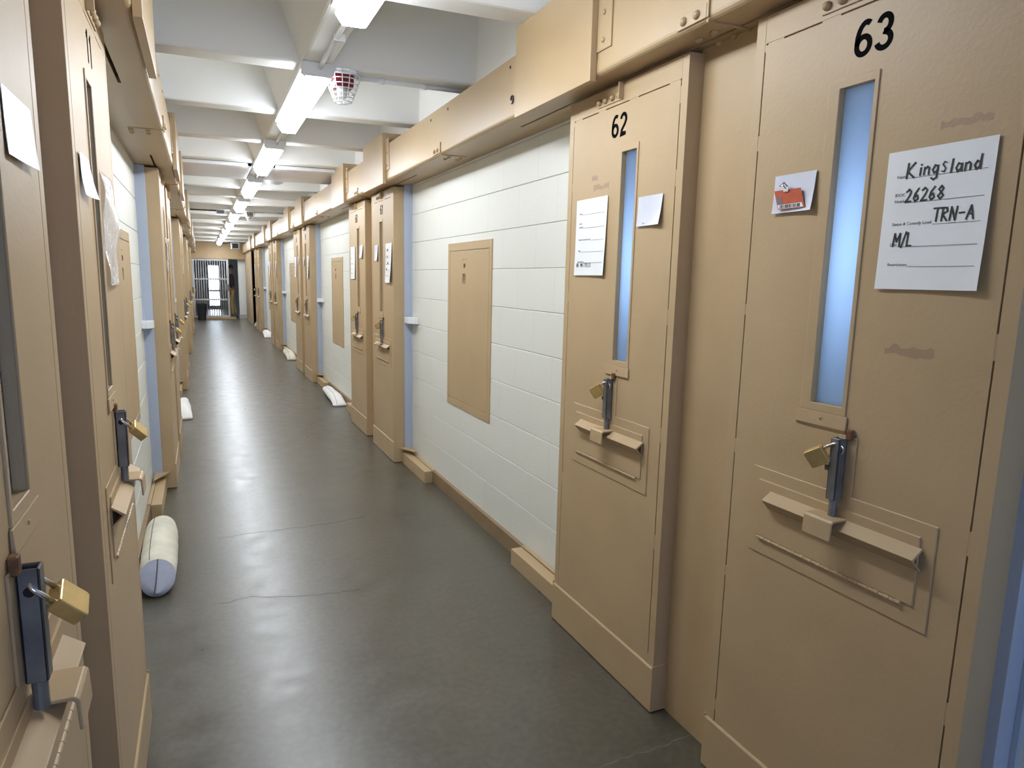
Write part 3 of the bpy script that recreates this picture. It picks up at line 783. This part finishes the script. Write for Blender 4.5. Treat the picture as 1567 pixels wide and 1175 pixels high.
for side, pairs, word in ((1, RP, 'right'), (-1, LP, 'left')):
    bb = bays(pairs, 99)
    for i in range(NP):
        ya = pairs[i][3]
        nxt = pairs[i+1][0] if i < NP-1 else None
        d1 = '%s door' % ORD[2*i+1]; d2 = '%s door' % ORD[2*i+2] if i < NP-1 else ''
        latch_box(side, ya+.036, ya+.13, 'white latch box on the block wall just past the %s on the %s' % (d1, word), True)
        ledge(side, ya+.012, ya+.56, 'tan floor guide box along the wall just past the %s on the %s' % (d1, word), 'near')
        if nxt:
            latch_box(side, nxt-.185, nxt-.036, 'white latch box on the block wall just before the %s on the %s' % (d2, word), False)
            ledge(side, nxt-.60, nxt-.012, 'tan floor guide box along the wall just before the %s on the %s' % (d2, word), 'far')

# ------------------------------------------------------------------ rolled canvas bundles on the floor
def roll(name, x, y, rot, L_, r0, label, mat='canvas', group='rolled bundles on the floor', flat=.92, end=True, sag=0., seed=1):
    rg = random.Random(seed)
    r = empty(name, (x, y, 0), label, 'bundle', group); r.rotation_euler = (0, 0, rot)
    n, k = 26, 16; ph = [rg.uniform(0, 6) for _ in range(8)]
    def rad(q, t):
        e = 1-.10*(1-t)**6-.12*t**10 if end else 1-.30*t**5
        return r0*e*(1+.018*math.sin(3*q+ph[0]+3*t)+.014*math.sin(7*t*6+ph[1])*math.sin(q*2+ph[2])+.008*math.sin(23*t+ph[3]+q)+(0 if end else .05*math.sin(2*q+5*t+ph[4])+.035*math.sin(11*t+2*q+ph[5])))
    vs = []
    for i in range(k+1):
        t = i/k
        fl = 1 if end else .22+.78*min(1, t/.28)**.7
        for j in range(n):
            q = 2*PI*j/n; rr = rad(q, t); z = rr*math.sin(q)*flat*(1-sag*t)
            zz = max((z+r0*flat*(1-sag*t*.5)*.97)*fl, .002); vs.append((rr*math.cos(q)*(1+sag*t*.5)*(1 if end else 1.12-.12*fl), t*L_+(.13*(zz/(2*r0))*(1-t)**3 if end else 0), zz))
    fs = [(i*n+j, i*n+(j+1) % n, (i+1)*n+(j+1) % n, (i+1)*n+j) for i in range(k) for j in range(n)]
    # far end closed by a shallow dome
    c = len(vs); vs.append((0, L_+.02, r0*flat*(1-sag*.5)*.9)); fs += [(k*n+j, k*n+(j+1) % n, c) for j in range(n)]
    m = MB(); m.add(vs, fs); b = m.build('roll', mat, r, smooth=True)
    if end:
        # folded end flap: pleats drawn to a ridge
        m = MB(); ring = [(v[0], v[1]-.002, v[2]) for v in vs[:n]]
        top = (0, .055, r0*flat*1.3); bot = (0, -.012, r0*.35)
        m.add(ring+[top, bot], [(j, (j+1) % n, n if j < n/2 else n+1) for j in range(n)]+[(0, n, n+1), (n//2, n+1, n)])
        m.build('end_flap', 'ticking' if mat == 'canvas' else mat, r)
        m = MB(); m.tube([(.004, .105, r0*flat*1.86), (0, .052, r0*flat*1.3), (-.004, .018, r0*.8), (-.012, -.014, .028)], .0028, 6)
        m.build('end_seam', 'seam', r)
    else:
        c2 = MB(); ring = [(v[0], 0, v[2]) for v in vs[:n]]; c2.add(ring+[(0, -.012, r0*.2)], [(j, (j+1) % n, n) for j in range(n)]); c2.build('end_flap', mat, r, smooth=True)
    m = MB(); pts = []
    for i in range(k+1):
        t = i/k; rr = rad(2.0, t)+.0008; pts.append((rr*math.cos(2.0), t*L_+(.12*(1-t)**3 if end else 0), (rr*math.sin(2.0)*flat*(1-sag*t)+r0*flat*(1-sag*t*.5)*.97)*(1 if end else .22+.78*min(1, t/.28)**.7)))
    m.tube(pts, .0018, 5); m.build('long_seam', 'seam', r)
    return r
roll('canvas_roll', -.247, 3.16, .02, .72, .083, 'cream canvas roll with a grey folded end on the floor at near left')
roll('canvas_roll', 1.372, 7.42, -.02, .95, .068, 'white cloth roll on the floor at right before the fifth door', 'sheet', end=False, sag=.25, seed=4)
roll('canvas_roll', 1.378, 11.78, -.01, .95, .075, 'cream cloth roll on the floor at right, between the sixth and seventh doors', 'canvas', end=False, seed=5)
roll('canvas_roll', 1.375, 16.15, .0, .80, .085, 'white cloth roll on the floor at right, between the eighth and ninth doors', 'sheet', end=False, seed=6)
roll('canvas_roll', 1.40, 19.95, -.9, .35, .11, 'cream bundle on the floor at right by the dark side passage', 'canvas', end=False, seed=7)
roll('canvas_roll', -.225, 7.18, .03, .8, .07, 'white cloth roll on the floor along the far left wall', 'sheet', end=False, sag=.2, seed=8)

# ------------------------------------------------------------------ trash bin
o = empty('trash_bin', (-.03, 22.95, 0), 'black plastic trash bin on the floor before the left end of the barred gate', 'bin')
def sqring(w_, z, n=32, r=.35):
    out = []
    for i in range(n):
        q = 2*PI*i/n; c, s_ = math.cos(q), math.sin(q); e = .45
        out.append((w_*math.copysign(abs(c)**e, c), w_*math.copysign(abs(s_)**e, s_), z))
    return out
m = MB(); lv = [sqring(.115, .0), sqring(.135, .25), sqring(.155, .50), sqring(.150, .50), sqring(.12, .03)]
n = 32; m.add(sum(lv, []), [(i*n+j, i*n+(j+1) % n, (i+1)*n+(j+1) % n, (i+1)*n+j) for i in range(4) for j in range(n)]+[tuple(range(n)), tuple(range(4*n, 5*n))])
m.build('bucket', 'black', o, smooth=False)
m = MB(); lv = [sqring(.158, .485), sqring(.168, .488), sqring(.168, .52), sqring(.150, .52)]
m.add(sum(lv, []), [(i*n+j, i*n+(j+1) % n, ((i+1) % 4)*n+(j+1) % n, ((i+1) % 4)*n+j) for i in range(4) for j in range(n)]); m.build('rim', 'black', o)

# ------------------------------------------------------------------ papers
GL = {  # marker strokes on a 1 x 1 cell
 'K': [[(0, 0), (.05, 1)], [(.7, 1), (.05, .45), (.75, 0)]], 'i': [[(.3, 0), (.32, .55)], [(.33, .75), (.34, .8)]],
 'n': [[(.1, 0), (.12, .55)], [(.12, .42), (.4, .58), (.6, .45), (.6, 0)]], 'g': [[(.6, .5), (.3, .6), (.1, .3), (.3, .02), (.58, .2), (.62, .55), (.6, -.3), (.3, -.45), (.05, -.3)]],
 's': [[(.6, .52), (.3, .6), (.15, .42), (.5, .22), (.4, 0), (.05, .05)]], 'l': [[(.25, 0), (.3, .95)]],
 'a': [[(.6, .5), (.3, .6), (.1, .3), (.3, .0), (.58, .2), (.62, .55), (.68, 0)]], 'd': [[(.6, .45), (.3, .58), (.1, .3), (.3, 0), (.58, .15), (.66, 1.0), (.68, 0)]],
 '2': [[(.08, .8), (.35, 1), (.62, .8), (.45, .45), (.05, 0), (.7, .04)]], '6': [[(.55, 1), (.18, .6), (.08, .25), (.3, 0), (.6, .2), (.45, .48), (.12, .3)]],
 '8': [[(.4, .52), (.12, .75), (.38, 1), (.62, .78), (.4, .52), (.1, .25), (.38, 0), (.68, .25), (.4, .52)]], 'T': [[(0, 1), (.8, 1)], [(.4, 1), (.38, 0)]],
 'R': [[(.08, 0), (.1, 1), (.5, .98), (.6, .72), (.12, .5), (.65, 0)]], 'N': [[(.05, 0), (.1, 1), (.62, 0), (.7, 1)]], '-': [[(.1, .5), (.6, .52)]],
 'A': [[(.0, 0), (.35, 1), (.72, 0)], [(.15, .38), (.58, .4)]], 'M': [[(.02, 0), (.1, 1), (.4, .35), (.72, 1), (.78, 0)]], '/': [[(.1, -.1), (.5, 1.1)]],
 'L': [[(.1, 1), (.1, 0), (.6, .02)]], 'O': [[(.35, 1), (.08, .5), (.3, 0), (.62, .45), (.35, 1)]], 'E': [[(.6, 1), (.1, .98), (.1, 0), (.6, .02)], [(.1, .5), (.5, .52)]],
 'S': [[(.6, .9), (.3, 1), (.1, .75), (.55, .35), (.4, 0), (.05, .1)]], '~': [[(0, .2), (.2, .7), (.3, .1), (.5, .8), (.6, .2), (.8, .6)]]}
def stroke(mb, pts, wd, d):
    pts = [Vector((p[0], p[1])) for p in pts]
    for a, b in zip(pts[:-1], pts[1:]):
        e = b-a
        if e.length < 1e-6: continue
        e.normalize(); nn = Vector((-e.y, e.x))*wd/2; a2, b2 = a-e*wd*.35, b+e*wd*.35
        mb.add([(p.x, p.y, d) for p in (a2-nn, b2-nn, b2+nn, a2+nn)]+[(p.x, p.y, d+.0003) for p in (a2-nn, b2-nn, b2+nn, a2+nn)],
               [(3, 2, 1, 0), (4, 5, 6, 7), (0, 1, 5, 4), (1, 2, 6, 5), (2, 3, 7, 6), (3, 0, 4, 7)])
def write(mb, s, u, v, size, wd, d, gap=.9, slant=.06):
    for ch in s:
        if ch != ' ':
            for st in GL[ch]: stroke(mb, [(u+(x+slant*y)*size*.72, v+y*size) for x, y in st], wd, d)
        u += size*(.72*gap if ch not in 'il/' else .5*gap)
    return u
def sheet_mesh(u0, u1, v0, v1, d0=.0015, curl=.01, shear=0., seed=0):
    rg = random.Random(seed); a = rg.uniform(.6, 1)
    def fn(x, y):
        d = d0+curl*(a*(x**3)*(1-y)*.9+.35*(1-y)**3)
        return (u0+(u1-u0)*x+shear*(y-.5), v0+(v1-v0)*y, d)
    return fn
def sheet(side, y, u0, u1, v0, v1, name, lab, cat, mat='paper', group=None, curl=.008, shear=0., seed=0, d0=.004):
    """paper object, origin at its lower left corner on the door"""
    X0 = face(side, y); org = Vector(X0((u0, v0, 0)))
    r = bpy.data.objects.new(name, None); COL.objects.link(r); r.location = org; tag(r, lab, cat, group)
    X = lambda v: tuple(Vector(X0(v))-org)
    fn = sheet_mesh(u0, u1, v0, v1, d0, curl, shear, seed)
    m = MB(); m.grid(fn, 20, 24, (0, 0, .0006)); m.build('page', mat, r, xf=X)
    return r, X, fn
def conform(mb, fn, u0, u1, v0, v1):
    """lay marks on the curled page"""
    out = []
    for u, v, d in mb.v:
        x = min(1, max(0, (u-u0)/(u1-u0))); y = min(1, max(0, (v-v0)/(v1-v0)))
        out.append((u, v, fn(x, y)[2]+.0002+d))
    mb.v = out; return mb
def form(side, y, u0, v0, lab, lines, group='inmate forms taped to the doors', seed=0, big=1., w_=.212, h_=.279, curl=.008):
    u1, v1 = u0+w_, v0+h_
    r, X, fn = sheet(side, y, u0, u1, v0, v1, 'door_form', lab, 'form', 'paper', group, curl=curl, seed=seed)
    rows = [('Name', .80), ('IDOC|Number', .625), ('Status & Custody Level', .46), ('Diet', .31), ('Restrictions', .165)]
    pm = MB()
    for t, q in rows:
        v = v0+h_*q; parts = t.split('|'); wid = 0
        for k, pt in enumerate(parts):
            sz = .0088
            vs, fs = text_geo(pt, sz); wid = max(x for x, _, _ in vs)-min(x for x, _, _ in vs)
            text_into(pm, pt, sz, u0+.024+wid/2, v+.004+(len(parts)-1-k)*.0125, .0001)
        pm.box(u0+.026+wid, u1-.012, v-.0004, v+.0005, 0, .0003)
    conform(pm, fn, u0, u1, v0, v1).build('printed_form', 'print', r, xf=X)
    if lines:
        rowsd = {}
        for s, uu, q, sz in lines: rowsd.setdefault(round(q*8), MB()); write(rowsd[round(q*8)], s, u0+uu, v0+h_*q, sz, .0030*sz/.024 if sz > .018 else .0013, .0006)
        for hm in rowsd.values(): conform(hm, fn, u0, u1, v0, v1).build('handwriting', 'ink', r, xf=X)
    return r
# door 63
y = RP[0][1]
form(1, y, 1.427-1.022, 1.437, 'large white form with black handwriting taped right of the window of door 63',
     [('K', .044, .80, .029), ('ing', .066, .81, .026), ('S', .114, .812, .019), ('land', .128, .80, .026), ('26268', .046, .63, .025), ('TRN-A', .108, .478, .025), ('M/L', .030, .315, .026)], seed=2)
r, X, fn = sheet(1, y, .103, .226, 1.617, 1.708, 'badge_sleeve', 'small white sleeve holding an orange badge, taped left of the window of door 63', 'badge', 'paper2', curl=.012, seed=3)
def card(u, v): return
cu = [(.112, 1.671), (.192, 1.671), (.209, 1.625), (.128, 1.625)]
m = MB(); m.add([(a, b, .0135) for a, b in cu]+[(a, b, .0125) for a, b in cu], [(0, 1, 2, 3), (7, 6, 5, 4), (0, 1, 5, 4), (1, 2, 6, 5), (2, 3, 7, 6), (3, 0, 4, 7)])
bc = m.build('badge_card', 'redcard', r, xf=X); bc['label'] = 'orange red badge card'
m = MB(); m.add([(a, b, .0138) for a, b in ((.126, 1.636), (.199, 1.637), (.2045, 1.6265), (.1295, 1.6265))], [(0, 1, 2, 3)]); m.build('barcode_strip', 'paper', bc, xf=X)
m = MB(); rg = random.Random(3); u = .133
while u < .196:
    wd = rg.choice((.0012, .002, .003)); m.box(u, u+wd, 1.6275, 1.6355, .0139, .0142); u += wd+rg.choice((.0012, .002, .0026))
m.build('barcode', 'ink', bc, xf=X)
m = MB(); m.box(.124, .138, 1.638, 1.653, .0136, .0140); m.build('badge_photo', 'print', bc, xf=X)
m = MB(); m.box(.144, .158, 1.666, 1.674, .0135, .017); m.tube([(.150, 1.674, .016), (.143, 1.682, .018), (.133, 1.680, .018), (.146, 1.688, .018), (.156, 1.678, .017)], .0022, 6); m.build('clip', 'chrome', r, xf=X)
# door 62
y = RP[0][3]
form(1, y, .080, 1.463, 'white form reading NO MATTRESS taped left of the window of door 62', [('NO MATTRESS', .016, .11, .0150)], seed=5)
r, X, fn = sheet(1, y, .475, .603, 1.622, 1.716, 'badge_sleeve', 'empty small white sleeve taped right of the window of door 62', 'sleeve', 'paper2', 'empty badge sleeves on the doors', curl=.012, seed=6)
m = MB(); text_into(m, 'o -', .012, .515, 1.631, .0002); conform(m, fn, .475, .603, 1.622, 1.716); m.build('sleeve_mark', 'print', r, xf=X)
# further right hand doors: near door of a pair has its form right of the slit, far door left of it
for i in range(1, NP):
    y = RP[i][1]
    lines = [('~~', .05, .80, .024), ('~', .06, .63, .022), ('~~', .06, .47, .022), ('~~', .03, .31, .022)] if i == 1 else []
    form(1, y, .462, 1.40 if i == 1 else 1.41, 'white form taped right of the window slit of the %s door on the right' % ORD[2*i], lines, w_=.17 if i > 1 else .19, h_=.30, seed=10+i, curl=.02)
    sheet(1, y, .10, .215, 1.575, 1.70, 'badge_sleeve', 'small white sleeve left of the window slit of the %s door on the right' % ORD[2*i], 'sleeve', 'paper2', 'empty badge sleeves on the doors', curl=.012, seed=20+i)
    y = RP[i][3]
    form(1, y, .075, 1.42, 'white form taped left of the window slit of the %s door on the right' % ORD[2*i+1], [], seed=30+i, w_=.2, h_=.30)
    sheet(1, y, .475, .60, 1.61, 1.72, 'badge_sleeve', 'small white sleeve right of the window slit of the %s door on the right' % ORD[2*i+1], 'sleeve', 'paper2', 'empty badge sleeves on the doors', curl=.012, seed=40+i)
# left hand doors
yl = LP[0][0]
sheet(-1, yl, 1.035-yl, 1.19-yl, 1.592, 1.676, 'badge_sleeve', 'white sleeve taped high on the nearest door at the left edge', 'sleeve', 'paper2', 'empty badge sleeves on the doors', curl=.006, seed=50)
yl = LP[0][2]
sheet(-1, yl, 1.628-yl, 1.745-yl, 1.605, 1.69, 'badge_sleeve', 'white paper slip curling off the second door on the left, left of its window', 'sleeve', 'paper2', 'empty badge sleeves on the doors', curl=.018, seed=51)
def wavy(u0, u1, v0, v1, seed):
    rg = random.Random(seed); a, b = rg.uniform(0, 6), rg.uniform(0, 6)
    return lambda x, y: (u0+(u1-u0)*x, v0+(v1-v0)*y, .007+.0045*math.sin(9*y+a+2*x)+.004*x*(1+.6*math.sin(5*y+b))+.002*math.sin(17*y+5*x))
def plastic(side, y, u0, u1, v0, v1, lab, seed):
    X0 = face(side, y); org = Vector(X0((u0, v0, 0))); X = lambda v: tuple(Vector(X0(v))-org)
    m = MB(); m.grid(wavy(u0, u1, v0, v1, seed), 14, 26, (0, 0, .0004))
    o = m.build('plastic_sleeve', 'plastic', loc=org, smooth=True, xf=X)
    tag(o, lab, 'sleeve', 'clear plastic sleeves on the left doors')
    return o
plastic(-1, yl, .355, .575, 1.415, 1.695, 'wrinkled clear plastic sleeve on the second door on the left', 1)
for i in range(1, 4):
    plastic(-1, LP[i][0], .36, .60, 1.42, 1.69, 'wrinkled clear plastic sleeve on the %s door on the left' % ORD[2*i], 2+i)
# scuffs: ghosts of old tape and rubbed paint
def scuff(dn_, u0, u1, v0, v1, seed):
    rg = random.Random(seed); m = MB(); n = 12
    top = [(u0+(u1-u0)*i/n, v1-(v1-v0)*rg.uniform(0, .45), .0004) for i in range(n+1)]
    bot = [(u0+(u1-u0)*i/n, v0+(v1-v0)*rg.uniform(0, .25), .0004) for i in range(n+1)]
    m.add(top+bot, [(i, i+1, n+2+i, n+1+i) for i in range(n)])
    d = bpy.data.objects['door_%d' % dn_]; o = m.build('paint_scuff', 'patch', d, xf=frame_R); o['label'] = 'darker rubbed patch of paint'
scuff(1, .505, .60, 1.744, 1.764, 1); scuff(1, .44, .545, 1.297, 1.325, 2)
scuff(2, .175, .215, 1.800, 1.825, 3); scuff(2, .19, .29, 1.765, 1.79, 4)

# ------------------------------------------------------------------ person beyond the gate
def skin_obj(name, verts, edges, mat, parent, root=0, sub=2):
    me = bpy.data.meshes.new(name); me.from_pydata([v[:3] for v in verts], edges, [])
    o = bpy.data.objects.new(name, me); COL.objects.link(o); o.parent = parent
    md = o.modifiers.new('Skin', 'SKIN'); md.use_smooth_shade = True
    layer = me.skin_vertices[0] if me.skin_vertices else None
    if layer is None:
        bm = bmesh.new(); bm.from_mesh(me); bm.verts.layers.skin.verify(); bm.to_mesh(me); bm.free(); layer = me.skin_vertices[0]
    for i, v in enumerate(verts):
        r = v[3]; layer.data[i].radius = (r, r) if not isinstance(r, tuple) else r; layer.data[i].use_root = (i == root)
    s = o.modifiers.new('Sub', 'SUBSURF'); s.levels = sub; s.render_levels = sub
    me.materials.append(M[mat])
    return o
pr = empty('person', (.90, YE+.62, 0), 'person in black shirt and khaki trousers standing behind the barred gate', 'person')
# standing, facing -x (to the left), near arm reaching down and back
V_ = [(0, 0, .95, .10), (0, 0, 1.12, .105), (-.01, 0, 1.30, .115), (0, 0, 1.44, .07), (-.01, 0, 1.52, .05), (-.02, 0, 1.60, .075), (-.025, 0, 1.68, .085), (-.02, 0, 1.745, .06),
      (.0, -.09, .88, .085), (-.02, -.10, .50, .06), (.02, -.10, .09, .042), (.0, .09, .88, .085), (.05, .10, .50, .06), (.13, .10, .10, .042),
      (0, -.17, 1.41, .055), (.02, -.22, 1.13, .043), (-.02, -.22, .92, .030), (-.03, -.22, .87, .032),
      (0, .17, 1.41, .055), (-.03, .22, 1.13, .043), (-.10, .22, .95, .030), (-.12, .22, .90, .032)]
E_ = [(0, 1), (1, 2), (2, 3), (3, 4), (4, 5), (5, 6), (6, 7), (0, 8), (8, 9), (9, 10), (0, 11), (11, 12), (12, 13), (3, 14), (14, 15), (15, 16), (16, 17), (3, 18), (18, 19), (19, 20), (20, 21)]
for h in (17, 21):
    hx, hy, hz, _ = V_[h]
    for k, (dx, ln) in enumerate(((-.028, .06), (-.012, .075), (.004, .078), (.020, .066))):
        b = len(V_); V_.append((hx+dx*.9, hy, hz-.045, .0095)); V_.append((hx+dx-.008, hy-.004, hz-.045-ln*.55, .0085)); V_.append((hx+dx-.022, hy-.006, hz-.045-ln, .007))
        E_ += [(h, b), (b, b+1), (b+1, b+2)]
    b = len(V_); V_.append((hx-.036, hy-.012, hz-.015, .011)); V_.append((hx-.055, hy-.016, hz-.05, .0085)); E_ += [(h, b), (b, b+1)]
# nose
b = len(V_); V_.append((-.118, 0, 1.655, .012)); E_.append((6, b))
body = skin_obj('body', V_, E_, 'skin', pr)
skin_obj('shirt', [(0, 0, .93, .125), (0, 0, 1.12, .125), (-.01, 0, 1.30, .135), (0, 0, 1.43, .09), (0, 0, 1.48, .066), (0, -.17, 1.41, .072), (.02, -.22, 1.13, .058), (-.01, -.22, .99, .048), (0, .17, 1.41, .072), (-.03, .22, 1.13, .058), (-.08, .22, 1.0, .048)],
         [(0, 1), (1, 2), (2, 3), (3, 4), (3, 5), (5, 6), (6, 7), (3, 8), (8, 9), (9, 10)], 'shirt', pr)
skin_obj('trousers', [(0, 0, .97, .122), (0, -.09, .86, .105), (-.02, -.10, .50, .082), (.02, -.10, .10, .068), (0, .09, .86, .105), (.05, .10, .50, .082), (.13, .10, .11, .068)],
         [(0, 1), (1, 2), (2, 3), (0, 4), (4, 5), (5, 6)], 'khaki', pr)
for sx, sy in ((.02, -.10), (.13, .10)):
    m = MB(); vs = []
    for t, hw_, hh in ((0, .02, .05), (.03, .038, .085), (.10, .042, .075), (.18, .046, .055), (.25, .038, .04), (.275, .015, .025)):
        x = sx+.06-t; vs += [(x, sy-hw_, .001), (x, sy+hw_, .001), (x, sy+hw_*.8, hh), (x, sy-hw_*.8, hh)]
    m.add(vs, [(i*4+j, i*4+(j+1) % 4, (i+1)*4+(j+1) % 4, (i+1)*4+j) for i in range(5) for j in range(4)]+[(0, 1, 2, 3), (20, 21, 22, 23)])
    m.build('shoe', 'black', pr, bevel=.006)
m = MB(); n = 16; vs = []; rows = 7
for i in range(rows):
    q = PI/2*i/(rows-1)*1.15; z = 1.66+.115*math.cos(q) if True else 0
    for j in range(n):
        a = 2*PI*j/n; rr = .104*math.sin(q)+.002
        vs.append((-.008+rr*math.cos(a)*1.08, rr*math.sin(a)*.92, z+(.03*max(0, -math.cos(a)) if i > 3 else 0)))
m.add(vs, [(i*n+j, i*n+(j+1) % n, (i+1)*n+(j+1) % n, (i+1)*n+j) for i in range(rows-1) for j in range(n)]+[tuple(range(n))])
m.build('hair', 'hair', pr, smooth=True)
m = MB()
for sy in (-.035, .035): m.lathe([(.001, -.009), (.007, -.005), (.009, 0), (.007, .005), (.001, .009)], (-.098, sy, 1.675), n=10)
m.build('eyes', 'white', pr, smooth=True)

# ------------------------------------------------------------------ camera
F = 1024.44; yaw, pitch, rl = .392, -.1569, .0154
fwd = Vector((math.sin(yaw)*math.cos(pitch), math.cos(yaw)*math.cos(pitch), math.sin(pitch)))
right = Vector((math.cos(yaw), -math.sin(yaw), 0)); up = right.cross(fwd)
R2 = right*math.cos(rl)+up*math.sin(rl); U2 = up*math.cos(rl)-right*math.sin(rl)
cam = bpy.data.cameras.new('camera'); co = bpy.data.objects.new('camera', cam); COL.objects.link(co)
cam.sensor_fit = 'HORIZONTAL'; cam.sensor_width = 36; cam.lens = F/1567*36; cam.shift_x = (783.5-734)/1567; cam.clip_start = .02
mw = Matrix((R2, U2, -fwd)).transposed().to_4x4(); mw.translation = Vector((0, 0, CAMZ)); co.matrix_world = mw
SC.camera = co
wd = bpy.data.worlds.new('world'); SC.world = wd; wd.use_nodes = True
wd.node_tree.nodes['Background'].inputs['Color'].default_value = (.6, .7, .85, 1); wd.node_tree.nodes['Background'].inputs['Strength'].default_value = .05
SC.view_settings.view_transform = 'Standard'; SC.view_settings.look = 'None'; SC.view_settings.exposure = .68; SC.view_settings.gamma = 1; SC.view_settings.use_curve_mapping = False
SC.cycles.max_bounces = 10; SC.cycles.diffuse_bounces = 6
